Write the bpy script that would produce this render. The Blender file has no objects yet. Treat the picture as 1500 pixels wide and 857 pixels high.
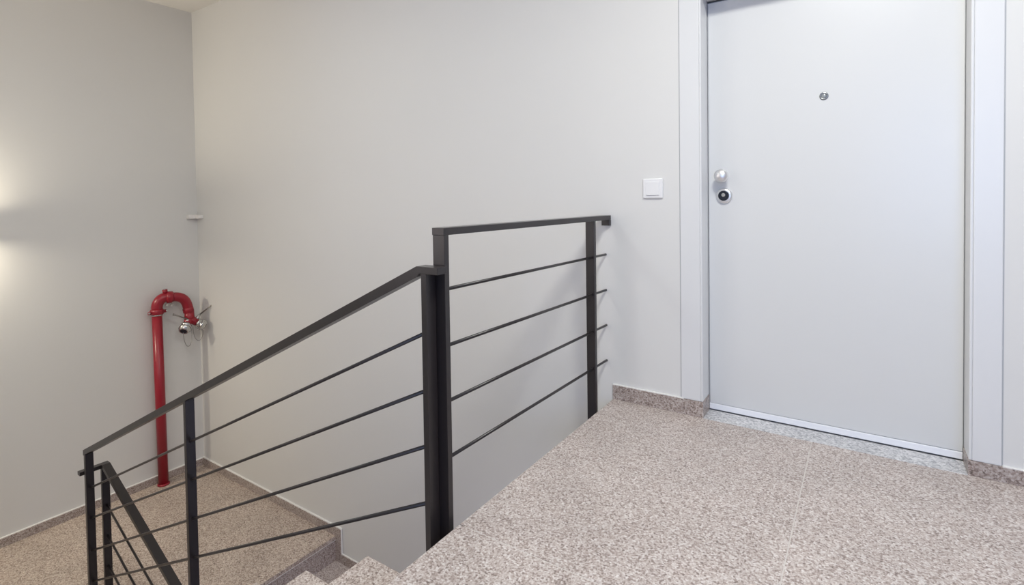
import bpy, bmesh, math, random
from mathutils import Vector, Matrix
C = bpy.context.scene.collection
S = bpy.context.scene
R = math.radians

# ------------------------------------------------------------------ camera
cam = bpy.data.cameras.new('camera'); co = bpy.data.objects.new('camera', cam); C.objects.link(co)
yaw, pitch, roll = R(33.9184), R(1.3622), R(-0.8293)
F = Vector((-math.sin(yaw)*math.cos(pitch), math.cos(yaw)*math.cos(pitch), -math.sin(pitch)))
RR = Vector((math.cos(yaw), math.sin(yaw), 0)); UU = RR.cross(F)
R2 = RR*math.cos(roll) + UU*math.sin(roll); U2 = -RR*math.sin(roll) + UU*math.cos(roll)
m = Matrix.Identity(4)
for i in range(3):
    m[i][0] = R2[i]; m[i][1] = U2[i]; m[i][2] = -F[i]
m.translation = Vector((1.10954, -2.5914, 1.07297))
co.matrix_world = m
cam.sensor_fit = 'HORIZONTAL'; cam.sensor_width = 36
cam.lens = 773.2892*36/1500
cam.shift_x = (750-750.03)/1500
cam.shift_y = (306.73-428.5)/1500
cam.clip_start = 0.05
S.camera = co

# ------------------------------------------------------------------ world, lights, exposure
S.view_settings.view_transform = 'Standard'; S.view_settings.look = 'None'
S.view_settings.gamma = 1.0; S.view_settings.exposure = -0.06
w = bpy.data.worlds.new('world'); S.world = w; w.use_nodes = True
w.node_tree.nodes['Background'].inputs[0].default_value = (0.62, 0.78, 1.0, 1)
w.node_tree.nodes['Background'].inputs[1].default_value = 0.4

def area(name, loc, rot, sx, sy, power, col, spread=180):
    l = bpy.data.lights.new(name, 'AREA'); l.shape = 'RECTANGLE'; l.size = sx; l.size_y = sy
    l.energy = power; l.color = col; l.spread = R(spread)
    o = bpy.data.objects.new(name, l); C.objects.link(o); o.location = loc; o.rotation_euler = rot
    return o
P_CEIL, P_WIN, P_STAIR, P_SFILL, P_LOW, P_LAMP = 61.0, 42.0, 17.0, 15.5, 33.0, 18.5
area('daylight', (2.1, -4.64, 1.35), (R(90), 0, 0), 1.6, 1.7, P_WIN, (0.39, 0.56, 1.0))
area('stair_fill', (-1.9, -2.99, 1.3), (R(90), 0, 0), 1.3, 1.4, P_SFILL, (1.0, 0.87, 0.83))  # added fill light for the stairwell, no known daylight source here

# ------------------------------------------------------------------ materials
def mat(name, col, rough=0.5, metal=0.0, spec=0.5, emit=None, es=0.0):
    M = bpy.data.materials.new(name); M.use_nodes = True
    b = M.node_tree.nodes['Principled BSDF']
    b.inputs['Base Color'].default_value = (*col, 1); b.inputs['Roughness'].default_value = rough
    b.inputs['Metallic'].default_value = metal; b.inputs['Specular IOR Level'].default_value = spec
    if emit:
        b.inputs['Emission Color'].default_value = (*emit, 1); b.inputs['Emission Strength'].default_value = es
    return M
def nd(M, t, **k):
    n = M.node_tree.nodes.new(t)
    for a, v in k.items():
        if a in n.inputs: n.inputs[a].default_value = v
        else: setattr(n, a, v)
    return n
def noisy(M, scale, amt, bump=0.0, dist=0.001, col2=None):
    """slight colour mottling and relief of a painted or metal surface"""
    L = M.node_tree.links; b = M.node_tree.nodes['Principled BSDF']
    tc = nd(M, 'ShaderNodeTexCoord'); n = nd(M, 'ShaderNodeTexNoise'); n.inputs['Scale'].default_value = scale
    n.inputs['Detail'].default_value = 4
    L.new(tc.outputs['Object'], n.inputs['Vector'])
    base = b.inputs['Base Color'].default_value[:]
    mix = nd(M, 'ShaderNodeMix', data_type='RGBA')
    mix.inputs[6].default_value = base
    mix.inputs[7].default_value = (*(col2 or [c*(1-amt) for c in base[:3]]), 1)
    L.new(n.outputs['Fac'], mix.inputs[0]); L.new(mix.outputs[2], b.inputs['Base Color'])
    if bump:
        n2 = nd(M, 'ShaderNodeTexNoise'); n2.inputs['Scale'].default_value = scale*12; n2.inputs['Detail'].default_value = 3
        L.new(tc.outputs['Object'], n2.inputs['Vector'])
        bp = nd(M, 'ShaderNodeBump'); bp.inputs['Strength'].default_value = bump; bp.inputs['Distance'].default_value = dist
        L.new(n2.outputs['Fac'], bp.inputs['Height']); L.new(bp.outputs['Normal'], b.inputs['Normal'])
    return M
def granite(name, cols, rough=0.4, scale=150, tint=(1, 1, 1), seed=0.0):
    """speckled granite: Voronoi grains in several mineral colours under a fine noise"""
    M = mat(name, (0.5, 0.5, 0.5), rough, 0, 0.45); L = M.node_tree.links; b = M.node_tree.nodes['Principled BSDF']
    tc = nd(M, 'ShaderNodeTexCoord'); mp = nd(M, 'ShaderNodeMapping'); mp.inputs['Location'].default_value = (seed, seed*1.7, seed*.6)
    L.new(tc.outputs['Object'], mp.inputs['Vector'])
    v = nd(M, 'ShaderNodeTexVoronoi'); v.inputs['Scale'].default_value = scale
    L.new(mp.outputs[0], v.inputs['Vector'])
    sep = nd(M, 'ShaderNodeSeparateColor'); L.new(v.outputs['Color'], sep.inputs[0])
    r = nd(M, 'ShaderNodeValToRGB'); r.color_ramp.interpolation = 'LINEAR'
    els = r.color_ramp.elements
    while len(els) < len(cols): els.new(0.5)
    for i, (p, c) in enumerate(cols):
        els[i].position = p; els[i].color = (*c, 1)
    n = nd(M, 'ShaderNodeTexNoise'); n.inputs['Scale'].default_value = scale*0.9; n.inputs['Detail'].default_value = 5
    L.new(mp.outputs[0], n.inputs['Vector'])
    a = nd(M, 'ShaderNodeMath', operation='MULTIPLY_ADD'); a.inputs[1].default_value = 0.55
    L.new(sep.outputs[0], a.inputs[0])
    s = nd(M, 'ShaderNodeMapRange'); s.inputs['From Min'].default_value = 0.3; s.inputs['From Max'].default_value = 0.7
    s.inputs['To Min'].default_value = 0.0; s.inputs['To Max'].default_value = 0.45
    L.new(n.outputs['Fac'], s.inputs['Value']); L.new(s.outputs[0], a.inputs[2]); L.new(a.outputs[0], r.inputs['Fac'])
    n3 = nd(M, 'ShaderNodeTexNoise'); n3.inputs['Scale'].default_value = 3.5; n3.inputs['Detail'].default_value = 6
    n3.inputs['Roughness'].default_value = 0.65
    L.new(mp.outputs[0], n3.inputs['Vector'])
    mr = nd(M, 'ShaderNodeMapRange'); mr.inputs['From Min'].default_value = 0.3; mr.inputs['From Max'].default_value = 0.7
    mr.inputs['To Min'].default_value = 0.9; mr.inputs['To Max'].default_value = 1.08
    L.new(n3.outputs['Fac'], mr.inputs['Value'])
    mx = nd(M, 'ShaderNodeVectorMath', operation='MULTIPLY'); L.new(r.outputs['Color'], mx.inputs[0]); L.new(mr.outputs[0], mx.inputs[1])
    m2 = nd(M, 'ShaderNodeVectorMath', operation='MULTIPLY'); L.new(mx.outputs[0], m2.inputs[0]); m2.inputs[1].default_value = tint
    L.new(m2.outputs[0], b.inputs['Base Color'])
    bp = nd(M, 'ShaderNodeBump'); bp.inputs['Strength'].default_value = 0.15; bp.inputs['Distance'].default_value = 0.0005
    L.new(n.outputs['Fac'], bp.inputs['Height']); L.new(bp.outputs['Normal'], b.inputs['Normal'])
    return M

WALL = noisy(mat('wall_paint', (0.74, 0.735, 0.72), 0.55, 0, 0.3), 1.5, 0.025, 0.12, 0.001)
CEIL = noisy(mat('ceiling_paint', (0.72, 0.70, 0.67), 0.8), 1.5, 0.02)
LACQ = noisy(mat('white_lacquer', (0.74, 0.745, 0.755), 0.32, 0, 0.5), 2.0, 0.012)
DOORM = noisy(mat('door_lacquer', (0.71, 0.715, 0.715), 0.3, 0, 0.5), 2.0, 0.012)
GAP = mat('shadow_gap', (0.46, 0.47, 0.49), 0.8)
PINK = [(0.0, (0.12, 0.095, 0.085)), (0.22, (0.27, 0.215, 0.195)), (0.42, (0.46, 0.385, 0.355)), (0.62, (0.56, 0.50, 0.475)), (0.9, (0.74, 0.70, 0.68))]
GREY = [(0.0, (0.22, 0.23, 0.25)), (0.25, (0.36, 0.37, 0.39)), (0.45, (0.50, 0.51, 0.52)), (0.65, (0.60, 0.605, 0.61)), (0.9, (0.72, 0.73, 0.74))]
G_FLOOR = granite('pink_granite', PINK, 0.42, 172)
G_MID = granite('pink_granite_brown', PINK, 0.42, 130, (0.93, 0.88, 0.80), 3.1)  # pink granite tinted slightly darker and browner, with coarser grain
G_TREAD = granite('pink_granite_tread', PINK, 0.42, 172, (1, 0.985, 0.97), 7.7)
G_SKIRT = granite('pink_granite_skirting', PINK, 0.35, 150, (0.80, 0.77, 0.75), 5.3)
G_SILL = granite('pale_grey_granite', GREY, 0.4, 130, (1.08, 1.06, 1.08), 1.3)
GROUT = mat('pale_grout', (0.62, 0.58, 0.55), 0.8)
CAULK = mat('white_caulk', (0.85, 0.84, 0.82), 0.6)
STEEL = noisy(mat('charcoal_painted_steel', (0.024, 0.0200, 0.0215), 0.30, 0, 0.5), 8, 0.15, 0.1, 0.0005)
RED = noisy(mat('red_enamel', (0.31, 0.011, 0.026), 0.3), 6, 0.15, 0.05)
CHROME = noisy(mat('polished_aluminium', (0.62, 0.62, 0.62), 0.22, 1.0), 30, 0.2)
SATIN = mat('satin_chrome', (0.86, 0.86, 0.87), 0.38, 1.0)
DARK = mat('dark_lock_metal', (0.03, 0.035, 0.05), 0.25, 0.6)
GLASS = mat('lens_glass', (0.30, 0.32, 0.33), 0.08, 0.0, 0.8)
PLAST = mat('white_plastic', (0.82, 0.82, 0.83), 0.35)
PLASTO = mat('cream_plastic', (0.85, 0.83, 0.81), 0.4)
GUN = mat('grey_metal', (0.28, 0.29, 0.30), 0.3, 0.8)
CHAIN = mat('steel_chain', (0.35, 0.34, 0.33), 0.35, 1.0)
ALU = mat('white_aluminium_strip', (0.90, 0.91, 0.95), 0.3)
LED = mat('led_diffuser', (0.9, 0.9, 0.9), 0.5, emit=(1.0, 0.97, 0.92), es=2.0)
WARM = mat('warm_lamp_glass', (0.9, 0.85, 0.75), 0.5, emit=(1.0, 0.82, 0.55), es=6.0)
CONC = mat('painted_plaster', (0.70, 0.70, 0.69), 0.7)
PANE = mat('window_glass', (1, 1, 1), 0.02); PANE.node_tree.nodes['Principled BSDF'].inputs['Transmission Weight'].default_value = 1.0

# ------------------------------------------------------------------ helpers
def nb(): return bmesh.new()
def box(bm, x0, x1, y0, y1, z0, z1):
    v = [bm.verts.new(p) for p in ((x0,y0,z0),(x1,y0,z0),(x1,y1,z0),(x0,y1,z0),(x0,y0,z1),(x1,y0,z1),(x1,y1,z1),(x0,y1,z1))]
    for f in ((3,2,1,0),(4,5,6,7),(0,1,5,4),(1,2,6,5),(2,3,7,6),(3,0,4,7)): bm.faces.new([v[i] for i in f])
    return bm
def prism(bm, prof, y0, y1):
    """closed profile in x,z (counter-clockwise seen from -y) pulled along y"""
    a = [bm.verts.new((x, y0, z)) for x, z in prof]; b = [bm.verts.new((x, y1, z)) for x, z in prof]
    n = len(prof); bm.faces.new(a); bm.faces.new(b[::-1])
    for i in range(n): bm.faces.new([a[(i+1) % n], a[i], b[i], b[(i+1) % n]])
    return bm
def frame_at(t):
    t = t.normalized(); u = Vector((0,0,1)) if abs(t.z) < .95 else Vector((1,0,0))
    a = t.cross(u).normalized(); return a, t.cross(a).normalized()
def tube(bm, pts, r, n=12, caps=True):
    pts = [Vector(p) for p in pts]; rs = r if isinstance(r, (list, tuple)) else [r]*len(pts); rings = []
    a0 = None
    for i, p in enumerate(pts):
        t = (pts[min(i+1, len(pts)-1)] - pts[max(i-1, 0)])
        if a0 is None: a, b = frame_at(t)
        else:
            tn = t.normalized(); a = (a0 - tn*a0.dot(tn)).normalized(); b = tn.cross(a)
        a0 = a
        rings.append([bm.verts.new(p + (a*math.cos(2*math.pi*k/n) + b*math.sin(2*math.pi*k/n))*rs[i]) for k in range(n)])
    for i in range(len(rings)-1):
        for k in range(n):
            f = bm.faces.new([rings[i][k], rings[i][(k+1) % n], rings[i+1][(k+1) % n], rings[i+1][k]]); f.smooth = True
    if caps: bm.faces.new(rings[0][::-1]); bm.faces.new(rings[-1])
    return bm
def lathe(bm, o, axis, prof, n=24):
    """prof = (distance along axis, radius)"""
    o = Vector(o); ax = Vector(axis).normalized(); a, b = frame_at(ax); rings = []
    for d, r in prof:
        rings.append([bm.verts.new(o + ax*d + (a*math.cos(2*math.pi*k/n)+b*math.sin(2*math.pi*k/n))*max(r, 1e-4)) for k in range(n)])
    for i in range(len(rings)-1):
        for k in range(n):
            f = bm.faces.new([rings[i][k], rings[i][(k+1) % n], rings[i+1][(k+1) % n], rings[i+1][k]]); f.smooth = True
    bm.faces.new(rings[0][::-1]); bm.faces.new(rings[-1])
    return bm
def wpos(o):
    return Vector((0,0,0)) if o is None else Vector(o.location) + wpos(o.parent)
def obj(name, bm, material, parent=None, bevel=0.0, seg=2, base=None):
    bmesh.ops.recalc_face_normals(bm, faces=bm.faces)
    off = Vector(base) if base is not None else wpos(parent)
    me = bpy.data.meshes.new(name)
    for v in bm.verts: v.co -= off
    bm.to_mesh(me); bm.free(); me.materials.append(material)
    o = bpy.data.objects.new(name, me); C.objects.link(o)
    if parent: o.parent = parent
    elif base is not None: o.location = base
    if bevel:
        b = o.modifiers.new('bevel', 'BEVEL'); b.width = bevel; b.segments = seg; b.limit_method = 'ANGLE'
    return o
def thing(name, loc, label, cat, group=None):
    o = bpy.data.objects.new(name, None); C.objects.link(o); o.location = loc; o.empty_display_size = .1
    o['label'] = label; o['category'] = cat
    if group: o['group'] = group
    return o
def tag(o, label, cat, group=None):
    o['label'] = label; o['category'] = cat
    if group: o['group'] = group
    return o
def struct(name, bm, material, label=None, cat=None, parent=None, bevel=0.0):
    o = obj(name, bm, material, parent, bevel)
    if parent is None:
        o['kind'] = 'structure'
        if label: o['label'] = label
        if cat: o['category'] = cat
    return o
B = lambda *a: box(nb(), *a)

# ------------------------------------------------------------------ dimensions
L = -4.384; H = 2.92; ZM = -1.55; RI = 0.19375; GO = 0.362; YA = -1.355; YB = -1.195; XB = -2.325; ZL = ZM-8*RI
DX0, DX1, DH, REC = 0.448, 1.439, 2.018, 0.123
YS = -2.95; YF = -4.6; XR = 4.0; BH = 0.068; BT = 0.012

# ------------------------------------------------------------------ shell
bm = nb()
box(bm, L-.2, DX0, 0, .25, ZL-.1, H+.1); box(bm, DX1, XR+.2, 0, .25, ZL-.1, H+.1)
box(bm, DX0, DX1, 0, .25, DH, H+.1); box(bm, DX0, DX1, 0, .25, ZL-.1, -.03); box(bm, DX0, DX1, REC+.055, .25, -.03, DH)
struct('wall_back', bm, WALL, 'long white painted wall behind the railings, with the flat door', 'wall')
struct('wall_left', B(L-.2, L, YS-.2, 0, ZL-.1, H+.1), WALL, 'white end wall behind the red riser pipe', 'wall')
bm = nb(); vx0, vx1, vz0, vz1 = -2.6, -1.2, .55, 2.05
box(bm, L, vx0, YS-.2, YS, ZL-.1, H+.1); box(bm, vx1, 0, YS-.2, YS, ZL-.1, H+.1); box(bm, vx0, vx1, YS-.2, YS, ZL-.1, vz0); box(bm, vx0, vx1, YS-.2, YS, vz1, H+.1)
box(bm, -.2, 0, YF, YS-.2, ZL-.1, H+.1)
struct('wall_front', bm, WALL, 'white wall along the near side of the stairwell', 'wall')
bm = nb(); wx0, wx1, wz0, wz1 = 1.2, 3.0, .45, 2.25
box(bm, -.2, wx0, YF-.2, YF, ZL-.1, H+.1); box(bm, wx1, XR+.2, YF-.2, YF, ZL-.1, H+.1)
box(bm, wx0, wx1, YF-.2, YF, ZL-.1, wz0); box(bm, wx0, wx1, YF-.2, YF, wz1, H+.1)
struct('wall_front', bm, WALL, 'white wall behind the camera with the window', 'wall')
struct('wall_right', B(XR, XR+.2, YF, 0, ZL-.1, H+.1), WALL, 'white wall at the right end of the upper landing', 'wall')
bm = nb(); box(bm, L-.2, XR+.2, YF-.2, .25, H, H+.15)
struct('ceiling', bm, CEIL, 'white painted ceiling over landing and stairs', 'ceiling')
bm = nb()
for a, b_ in ((wx0, wx0+.05), (wx1-.05, wx1), ((wx0+wx1)/2-.025, (wx0+wx1)/2+.025)): box(bm, a, b_, YF-.12, YF-.06, wz0, wz1)
box(bm, wx0+.05, wx1-.05, YF-.12, YF-.06, wz0, wz0+.05); box(bm, wx0+.05, wx1-.05, YF-.12, YF-.06, wz1-.05, wz1)
wn = struct('window_1', bm, PLAST, 'white framed window behind the camera', 'window')

bm = nb()
for a, b_ in ((vx0, vx0+.05), (vx1-.05, vx1), ((vx0+vx1)/2-.025, (vx0+vx1)/2+.025)): box(bm, a, b_, YS-.12, YS-.06, vz0, vz1)  # made-up window frame around the recess of the stair fill light
box(bm, vx0+.05, vx1-.05, YS-.12, YS-.06, vz0, vz0+.05); box(bm, vx0+.05, vx1-.05, YS-.12, YS-.06, vz1-.05, vz1)
obj('glass_pane', B(vx0, vx1, YS-.095, YS-.09, vz0, vz1), PANE, struct('fill_window', bm, PLAST, 'added unseen window frame beside the camera, around the stair fill light', 'window'))
obj('glass_pane', B(wx0, wx1, YF-.095, YF-.09, wz0, wz1), PANE, wn)

# ---- upper landing: slab, grout bed and granite tiles
JX, JY = 0.9137, -1.2765
bm = nb(); box(bm, .02, XR, YF, 0, -.24, -.031)
fl = struct('floor', bm, CONC, 'upper landing floor of pink speckled granite slabs', 'floor')
obj('grout', B(.020, XR, YF, 0, -.031, -.0012), GROUT, fl)
obj('edge_board', B(.008, .02, YA, 0, -.24, -.031), CONC, fl)
xs = [0.0, JX, 1.83, 2.75, XR]
g = .0016
def tile(x0, x1, y0, y1): obj('tile', B(x0+(g if x0 > 0 else -.0), x1-g, y0+g, y1-(g if y1 < -.001 else 0), -.03, 0), G_FLOOR, fl, .0012, 1)
for i in range(len(xs)-1): tile(xs[i], xs[i+1], JY, 0)
ys = [JY, -2.19, -3.1, -4.0, YF]
xs2 = [0.0, 1.33, 2.25, 3.17, XR]
for j in range(len(ys)-1):
    for i in range(len(xs2)-1): tile(xs2[i], xs2[i+1], ys[j+1], ys[j])

# ---- lower landing
bm = nb(); box(bm, L, XB-.02, YS, 0, ZM-.24, ZM-.031)
fm = struct('floor', bm, CONC, 'lower landing floor of brownish granite below the red pipe', 'floor')
obj('grout', B(L, XB-.02, YS, 0, ZM-.031, ZM-.0014), GROUT, fm)
obj('caulk', B(XB-.006, XB-.0008, YB, -.016, ZM-.0345, ZM-.0305), CAULK, fm)
mx = [XB, -3.80, L]; my = [0, -1.475, YS]
for i in range(2):
    for j in range(2):
        a, b_ = mx[i+1], mx[i]
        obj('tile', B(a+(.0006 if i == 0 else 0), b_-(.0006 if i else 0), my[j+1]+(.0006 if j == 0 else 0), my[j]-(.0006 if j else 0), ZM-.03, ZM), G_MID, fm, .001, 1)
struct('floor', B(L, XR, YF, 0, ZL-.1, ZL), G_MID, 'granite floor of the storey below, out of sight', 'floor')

# ---- skirtings
def skirt(name, boxes, label):
    bm = nb()
    for q in boxes: box(bm, *q)
    o = struct(name, bm, G_SKIRT, label, 'baseboard', bevel=.001); return o
b1 = skirt('baseboard_back', [(-.002, DX0, -BT, 0, 0, BH+.006), (DX0-.0, DX0+.012, -BT, REC-.008, 0, BH+.006)], 'short granite skirting left of the white door')
obj('caulk', B(-.002, DX0-.08, -.009, 0, BH+.006, BH+.0105), CAULK, b1)
b2 = skirt('baseboard_back', [(DX1, XR, -BT, 0, -.0, .056), (DX1-.012, DX1, -BT, REC-.008, 0, .056)], 'granite skirting right of the white door')
obj('caulk', B(DX1+.085, XR, -.009, 0, .056, .0595), CAULK, b2)
b3 = skirt('baseboard_back', [(L, XB+.06, -.016, 0, ZM, ZM+BH)], 'granite skirting under the long wall on the lower landing')
obj('caulk', B(L, XB+.06, -.012, 0, ZM+BH, ZM+BH+.007), CAULK, b3)
b4 = skirt('baseboard_left', [(L, L+.016, YS, -.0165, ZM, ZM+BH)], 'granite skirting behind the foot of the red pipe')
obj('caulk', B(L, L+.012, YS, -.0165, ZM+BH, ZM+BH+.006), CAULK, b4)

# ------------------------------------------------------------------ door
door = struct('door_1', B(DX0+.0105, DX1-.0105, REC-.004, REC+.05, 0.02, DH-.012), GAP, 'plain white flat entrance door with peephole', 'door')
bm = nb(); box(bm, DX0+.0145, DX1-.0125, REC-.008, REC+.045, .036, DH-.016)
obj('door_leaf', bm, DOORM, door, .002)
obj('threshold_strip', B(DX0+.013, DX1-.013, REC-.012, REC+.02, .006, .034), ALU, door, .002)
JT = .016
def casing(x0, x1, inner):
    z0 = .0745 if inner > 0 else .0565
    bm = nb(); box(bm, x0, x1, -.006, .0, z0, DH+.1)
    return obj('casing', bm, LACQ, door, .0025)
casing(.3517+.004, DX0, 1); casing(DX1, 1.5259-.004, -1)
obj('casing', B(DX0+.0005, DX1-.0005, -.006, 0, DH+.0005, DH+.1), LACQ, door, .002)
# dark reveal line between casing and wall
obj('casing_gap', B(.3517, .3557, -.0012, .0, .075, DH+.1), GAP, door)
obj('casing_gap', B(1.5219, 1.5259, -.0012, .0, .06, DH+.1), GAP, door)
obj('jamb', B(DX0, DX0+.010, -.006, REC-.006, .0745, DH), LACQ, door, .003)
obj('jamb', B(DX1-.010, DX1, -.006, REC-.006, .0565, DH), LACQ, door, .003)
obj('lintel', B(DX0+.010, DX1-.010, -.006, REC-.006, DH-.005, DH), LACQ, door, .002)
sill = obj('threshold', B(DX0+.012, DX1-.012, -.014, REC-.012, -.028, .0015), G_SILL, door, .001)
# knob
FY = REC-.008
kx, kz = .530, 1.159
kn = obj('knob', lathe(nb(), (kx, FY, kz), (0,-1,0), [(0,.024),(.004,.024),(.006,.015),(.020,.015),(.028,.024),(.036,.0305),(.046,.033),(.056,.0305),(.064,.022),(.068,.010),(.069,.001)], 32), SATIN, door)
# back plate between knob and cylinder guard
def disc(cx, cz, r, y0, y1, n=32): return lathe(nb(), (cx, y0, cz), (0,-1,0), [(0, r), (y0-y1-.002, r), (y0-y1, r-.002)], n)
lk = obj('lock_rosette', lathe(nb(), (.5345, FY, 1.0625), (0,-1,0), [(0,.038),(.004,.038),(.010,.034),(.012,.030),(.0125,.026)], 36), SATIN, door)
cyl = obj('lock_cylinder', lathe(nb(), (.5335, FY-.0125, 1.0635), (0,-1,0), [(0,.0245),(.003,.0245),(.0045,.0225)], 32), DARK, lk)
obj('key_plug', lathe(nb(), (.5335, FY-.0170, 1.067), (0,-1,0), [(0,.0095),(.003,.009),(.0035,.008)], 20), CHROME, lk)
pe = obj('peephole', lathe(nb(), (.952, FY, 1.4965), (0,-1,0), [(0,.0175),(.002,.0175),(.0035,.0155),(.004,.011),(.002,.0105)], 28), GUN, door)
obj('lens', lathe(nb(), (.952, FY-.001, 1.4965), (0,-1,0), [(0,.011),(.002,.009),(.0035,.004),(.0037,.001)], 20), GLASS, pe)

# ------------------------------------------------------------------ light switch
sw = thing('light_switch', (.221, 0, 1.105), 'square white rocker light switch on the wall left of the door', 'switch')
obj('switch_frame', B(.1705, .2715, -.010, 0, 1.056, 1.154), PLAST, sw, .004, 3)
obj('rocker', B(.187, .255, -.0135, -.010, 1.070, 1.138), PLAST, sw, .002, 2)
obj('rocker_lip', B(.193, .249, -.0155, -.0135, 1.071, 1.076), PLAST, sw, .001, 1)

# ------------------------------------------------------------------ stairs
def stairs(name, x0, z0, sgn, y0, y1, n, label, skirted):
    dy = .0
    s = thing(name, (x0, (y0+y1)/2, z0-RI*n), label, 'staircase')
    prof = [(x0-sgn*.0, z0-.04)]
    for k in range(n):
        xk = x0 + sgn*GO*k - sgn*.020; zk = z0 - RI*(k+1) - .03
        if k == 0: prof = [(xk-sgn*.0, z0-.031)]
        prof += [(xk, zk)]
        if k < n-1: prof += [(xk+sgn*GO, zk)]
    xe = x0 + sgn*GO*(n-1) - sgn*.020
    prof += [(xe-sgn*.02, z0-RI*n-.03), (xe-sgn*.30, z0-RI*n-.03), (x0-sgn*.020-sgn*.001, z0-.30), ]
    prof = prof[1:]; prof.insert(0, (x0-sgn*.020, z0-.031-.0))
    obj('waist_slab', prism(nb(), prof, y0, y1), CONC, s)
    for k in range(n):
        xr = x0 + sgn*GO*k - sgn*.020; zt = z0 - RI*(k+1)
        a, b_ = sorted((xr, xr+sgn*.014))
        if k: obj('riser', B(a, b_, y0, y1, zt, zt+RI-.03), G_SKIRT, s)
        else: obj('riser', B(a, b_, y0, y1, zt, z0-.031), G_SKIRT, s)
        if k < n-1:
            a, b_ = sorted((xr+sgn*.0, x0+sgn*GO*(k+1)))
            obj('tread', B(a, b_, y0-.0, y1, zt-.03, zt), G_TREAD, s, .0025, 2)
        if skirted:
            a, b_ = sorted((x0+sgn*GO*k-sgn*.02, x0+sgn*GO*k+.06*sgn))
            if k < n-1:
                a2, b2 = b_, x0+sgn*GO*(k+1)+.06*sgn
                bm = nb(); box(bm, a, b_, -.016, -.004, zt, zt+RI+BH - (0 if k == 0 else 0)); box(bm, b_, b2, -.016, -.004, zt, zt+BH)
                if k == 0:
                    bm.free(); bm = nb(); box(bm, a, b_, -.016, -.004, zt, z0-.0); box(bm, b_, b2, -.016, -.004, zt, zt+BH)
                obj('skirting_tile', bm, G_SKIRT, s, .001)
                bm = nb(); box(bm, b_, b_+.006, -.012, -.003, zt+BH+.006, zt+RI+BH+.004); box(bm, b_, b2, -.012, -.003, zt+BH, zt+BH+.006)
                obj('caulk', bm, CAULK, s)
    return s
stairs('staircase', 0.0, 0.0, -1, YS+.004, YA, 8, 'granite steps going down from the upper landing, nearest the viewer', False)
stairs('staircase', XB, ZM, 1, YB, -.004, 8, 'lower granite flight continuing down beside the long wall', True)

# ------------------------------------------------------------------ railings (charcoal flat bar)
def rod(p, q, r=.0065, n=10): return tube(nb(), [p, q], r, n)
# 1: level railing on the open edge of the upper landing
r1 = thing('railing', (-.05, -.65, -.16), 'level charcoal railing on the upper landing edge, fixed to the wall', 'railing')
def skewbar(ya, xa0, xa1, yb, xb0, xb1, z0a, z1a, z0b, z1b):
    bm = nb(); v = [bm.verts.new(p) for p in ((xa0,ya,z0a),(xa1,ya,z0a),(xb1,yb,z0b),(xb0,yb,z0b),(xa0,ya,z1a),(xa1,ya,z1a),(xb1,yb,z1b),(xb0,yb,z1b))]
    for f in ((3,2,1,0),(4,5,6,7),(0,1,5,4),(1,2,6,5),(2,3,7,6),(3,0,4,7)): bm.faces.new([v[i] for i in f])
    return bm
obj('handrail', skewbar(-1.2985, -.079, -.0275, 0, -.062, -.0075, .951, .975, .945, .9685), STEEL, r1, .001)
obj('post', B(-.0765, -.0265, -1.298, -1.276, -.20, .951), STEEL, r1, .001)
obj('post', B(-.0715, -.0245, -.172, -.150, -.20, .9455), STEEL, r1, .001)
obj('wall_bracket', B(-.0515, -.0065, -.022, 0, .915, .9445), STEEL, r1, .001)
for za, zb in ((.770,.7605), (.5815,.5715), (.3945,.384), (.205,.196)):
    obj('rail_bar', rod((-.050, -1.287, za), (-.039, 0, zb), .0062), STEEL, r1)
for y in (-1.287, -.161):
    obj('mounting_plate', B(-.03, 0, y-.03, y+.03, -.19, -.09), STEEL, r1, .002)

# 2: sloping railing of the near flight
yn, yf, yc = -1.350, -1.304, -1.327
r2 = thing('railing', (-1.6, yc, -1.55), 'sloping charcoal railing down the near flight, from the tall double post', 'railing')
sl = .4600; k0 = -.104
def hz(x): return .852 + sl*(x-k0)
prof = [(-.012,.852), (k0,.852), (-3.10, hz(-3.10)), (-3.10, hz(-3.10)-.036), (k0+.004, .852-.034), (k0+.012,.829), (-.012,.829)]
obj('handrail', prism(nb(), prof[::-1], yn, yf), STEEL, r2, .001)
bars = ((.4718,.6735), (.4748,.484), (.4845,.3010), (.4895,.1120))
def post2(x0, x1, zb): obj('post', B(x0, x1, yn+.001, yf-.001, zb, hz(x0) - .026 if x0 < -.2 else .829), STEEL, r2, .001)
post2(-.0845, -.0615, -.34); post2(-1.722, -1.699, -1.18); post2(-3.092, -3.064, ZM)
for a, b_ in bars: obj('rail_bar', rod((-3.07, yc, b_-3.07*a), (-.07, yc, b_-.07*a), .0066), STEEL, r2)
for x in (-.073, -1.71): obj('mounting_plate', B(x-.03, x+.03, YA, yn+.002, hz(x)-1.14, hz(x)-1.06), STEEL, r2, .002)

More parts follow.
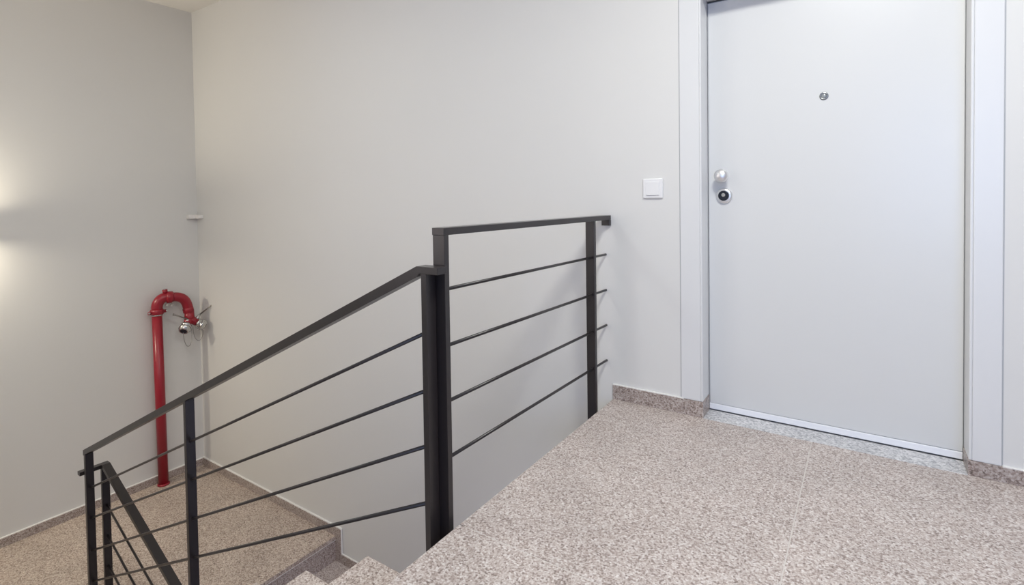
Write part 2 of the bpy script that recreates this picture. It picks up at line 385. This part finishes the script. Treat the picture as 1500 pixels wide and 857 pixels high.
# 3: railing of the lower flight
y3n, y3f, y3c = -1.250, -1.204, -1.227
r3 = thing('railing', (-1.6, y3c, -2.4), 'charcoal railing of the lower flight, starting behind the farthest post at bottom left', 'railing')
s3 = .452; k3 = -3.10
def h3(x): return -.668 - s3*(x-k3)
obj('handrail', prism(nb(), [(k3-.045,-.668), (k3-.045,-.692), (k3-.005,-.694), (-.12, h3(-.12)-.028), (-.12, h3(-.12)), (k3,-.668)], y3n, y3f), STEEL, r3, .001)
obj('return_bar', B(k3-.045, k3-.005, -1.368, y3n, -.692, -.668), STEEL, r3, .001)
def post3(x, zb): obj('post', B(x-.011, x+.011, y3n+.001, y3f-.001, zb, h3(x)-.02 if x > k3 else -.692), STEEL, r3, .001)
post3(-3.124, ZM); post3(-1.62, -2.42); post3(-.20, -3.06)
for z in (-.985, -1.195, -1.400):
    obj('rail_bar', rod((-3.12, y3c, z+.0407), (-.2, y3c, z+.0407-.43*2.92), .0066), STEEL, r3)
for x in (-1.62, -.20): obj('mounting_plate', B(x-.03, x+.03, y3f-.002, YB, h3(x)-1.05, h3(x)-.97), STEEL, r3, .002)

# ------------------------------------------------------------------ red dry riser with two hose outlets
px_, py_ = -4.306, -.412
rp = thing('fire_riser', (px_, py_, ZM), 'red vertical fire riser pipe with curved head and two hose outlets', 'pipe')
obj('pipe', tube(nb(), [(px_, py_+.012, ZM), (px_, py_, .03)], .041, 24), RED, rp)
obj('floor_collar', lathe(nb(), (px_, py_+.012, ZM), (0,0,1), [(0,.05),(.012,.05),(.018,.043)], 24), RED, rp)
obj('pipe_ring', lathe(nb(), (px_, py_, .028), (0,0,1), [(0,.042),(.002,.047),(.010,.047),(.012,.042)], 24), CHROME, rp)
fl1 = obj('coupling', lathe(nb(), (px_, py_, .040), (0,0,1), [(0,.050),(.006,.056),(.034,.056),(.046,.050),(.052,.044)], 24), RED, rp)
for yy in (-.074, .070):
    obj('coupling_lug', tube(nb(), [(px_+.01, py_+yy*.6, .062), (px_+.014, py_+yy, .062)], .015, 10), RED, fl1)
    obj('bolt', lathe(nb(), (px_+.024, py_+yy, .066), (1,0,0), [(0,.009),(.008,.009)], 6), CHROME, fl1)
def bez(p, n=14):
    p = [Vector(a) for a in p]; out = []
    for i in range(n+1):
        t = i/n; q = p[:]
        while len(q) > 1: q = [q[j].lerp(q[j+1], t) for j in range(len(q)-1)]
        out.append(q[0])
    return out
e1 = bez([(px_, py_, .085), (px_, py_, .15), (px_+.008, py_+.03, .195), (px_+.02, -.318, .187)])
obj('elbow', tube(nb(), e1, .046, 20), RED, rp)
cp = obj('coupling', tube(nb(), [(px_+.018, -.338, .186), (px_+.020, -.332, .186), (px_+.026, -.296, .182), (px_+.027, -.290, .181)], [.048,.056,.056,.048], 20), RED, rp)
obj('coupling_lug', tube(nb(), [(px_+.02, -.345, .225), (px_+.02, -.350, .262)], .021, 12), RED, cp)
obj('bolt', lathe(nb(), (px_+.02, -.350, .258), (0,-.1,1), [(0,.011),(.010,.011)], 6), CHROME, cp)
for a, b_ in ((-.312, .118), (-.352,.125)): obj('bolt', lathe(nb(), (px_+.055, a, b_), (1,0,-.3), [(0,.010),(.012,.010)], 6), CHROME, cp)
e2 = bez([(px_+.026, -.292, .181), (px_+.04, -.23, .182), (px_+.05, -.165, .16), (px_+.05, -.168, .06), (px_+.055, -.165, .02)], 18)
obj('elbow', tube(nb(), e2, .043, 20), RED, rp)
obj('collar', tube(nb(), [(px_+.051, -.170, .065), (px_+.052, -.169, .058), (px_+.056, -.164, .022), (px_+.057,-.163,.016)], [.040,.046,.046,.040], 20), RED, rp)
jx, jy, jz = px_+.058, -.160, .01
obj('tee', tube(nb(), [(jx, jy, .03), (jx, jy, -.045), (jx, jy+.006, -.075)], [.040,.044,.030], 20), RED, rp)
def outlet(d, tip, lever_a, lever_b, loop, k):
    o = Vector((jx, jy, -.045)); d = Vector(d).normalized()
    br = obj('outlet', tube(nb(), [o, o+d*.03, o+d*.075], [.036,.037,.034], 18), RED, rp)
    cap = obj('hose_coupling', lathe(nb(), o+d*.073, d, [(0,.036),(.004,.044),(.022,.044),(.024,.039),(.036,.039),(.038,.050),(.056,.052),(.060,.046),(.076,.043),(.080,.036)], 24), CHROME, br)
    for a in range(3):
        u, v = frame_at(d); w_ = u*math.cos(a*2.09+k) + v*math.sin(a*2.09+k)
        obj('lug', tube(nb(), [o+d*.118+w_*.040, o+d*.118+w_*.056], .010, 8), CHROME, cap)
    obj('cap_face', lathe(nb(), o+d*.153, d, [(0,.030),(.003,.024)], 20), DARK, cap)
    st = obj('valve_stem', tube(nb(), [o+d*.055, Vector(lever_a)], [.017,.013], 12), CHROME, br)
    obj('lever', tube(nb(), [Vector(lever_a), Vector(lever_a).lerp(Vector(lever_b), .85), Vector(lever_b)], [.0065,.0065,.010], 10), CHAIN, st)
    obj('chain', tube(nb(), bez(loop, 20), .0028, 6), CHAIN, cap)
outlet((.55,-.62,-.60), None, (jx+.04, jy-.035, -.035), (jx+.035, jy-.155, .030),
       [(jx+.07, jy-.09, -.125), (jx+.09, jy-.10, -.36), (jx+.07, jy+.02, -.33), (jx+.02, jy-.005, -.09)], .3)
outlet((.42,.66,-.52), None, (jx+.035, jy+.075, -.015), (jx+.10, jy+.185, .085),
       [(jx+.06, jy+.09, -.14), (jx+.07, jy+.10, -.30), (jx+.04, jy+.00, -.31), (jx+.02, jy+.02, -.09)], 1.1)

# ------------------------------------------------------------------ small white fitting across the wall corner
cc = thing('cable_clip', (-4.33, -.05, .90), 'small white plastic fitting in the corner above the red pipe', 'fitting')
obj('clip_box', B(L, L+.055, -.100, -.040, .905, .945), PLASTO, cc, .004)
obj('clip_box', B(L+.050, L+.125, -.045, 0, .905, .942), PLASTO, cc, .004)
obj('conduit', tube(nb(), [(L+.018, -.05, .930), (L+.022, -.024, .932), (L+.06, -.020, .930)], .012, 10), PLASTO, cc)

# ------------------------------------------------------------------ lamps
YL = -1.80
wl = thing('wall_lamp', (L, YL, .90), 'up-and-down wall lamp just off the left edge of the end wall', 'lamp')
bm = nb(); ly0, ly1, lz0, lz1, ld = YL-.09, YL+.09, .84, .97, .11
box(bm, L, L+.004, ly0, ly1, lz0, lz1); box(bm, L+ld-.004, L+ld, ly0, ly1, lz0, lz1)
box(bm, L+.004, L+ld-.004, ly0, ly0+.004, lz0, lz1); box(bm, L+.004, L+ld-.004, ly1-.004, ly1, lz0, lz1)
obj('lamp_body', bm, PLAST, wl)
obj('light_window', B(L+.005, L+ld-.005, ly0+.005, ly1-.005, lz1-.02, lz1-.016), WARM, wl)
obj('light_window', B(L+.005, L+ld-.005, ly0+.005, ly1-.005, lz0+.016, lz0+.02), WARM, wl)

def ceil_lamp(x, y, power, col, label, size=.5, H=H):
    t = thing('ceiling_light', (x, y, H), label, 'lamp')
    bm = nb(); h = size/2
    for q in ((-h,-h+.02,-h,h),(h-.02,h,-h,h),(-h+.02,h-.02,-h,-h+.02),(-h+.02,h-.02,h-.02,h)): box(bm, x+q[0], x+q[1], y+q[2], y+q[3], H-.035, H)
    obj('light_frame', bm, PLAST, t)
    obj('diffuser', B(x-h+.02, x+h-.02, y-h+.02, y+h-.02, H-.028, H-.002), LED, t)
    l = area('lamp_light', (x, y, H-.032), (0, 0, 0), size-.05, size-.05, power, col)
ceil_lamp(1.2, -1.60, P_CEIL, (1.0, 1.0, .935), 'square ceiling light above the upper landing, in front of the door', .6)
ceil_lamp(-1.7, -1.9, P_STAIR, (.80, .88, .86), 'square ceiling light above the stair flights')
ceil_lamp(.9, -.6, P_LOW, (.69, .70, 1.0), 'added unseen square fill light under the upper landing slab', .45, -.24)  # added fill lamp, brightens the lower left of the long wall
area('wall_lamp_up', (L+.06, YL, .956), (R(180), 0, 0), .08, .1, P_LAMP, (1.0, .90, .705))
area('wall_lamp_down', (L+.06, YL, .854), (0, 0, 0), .08, .1, P_LAMP, (1.0, .90, .705))
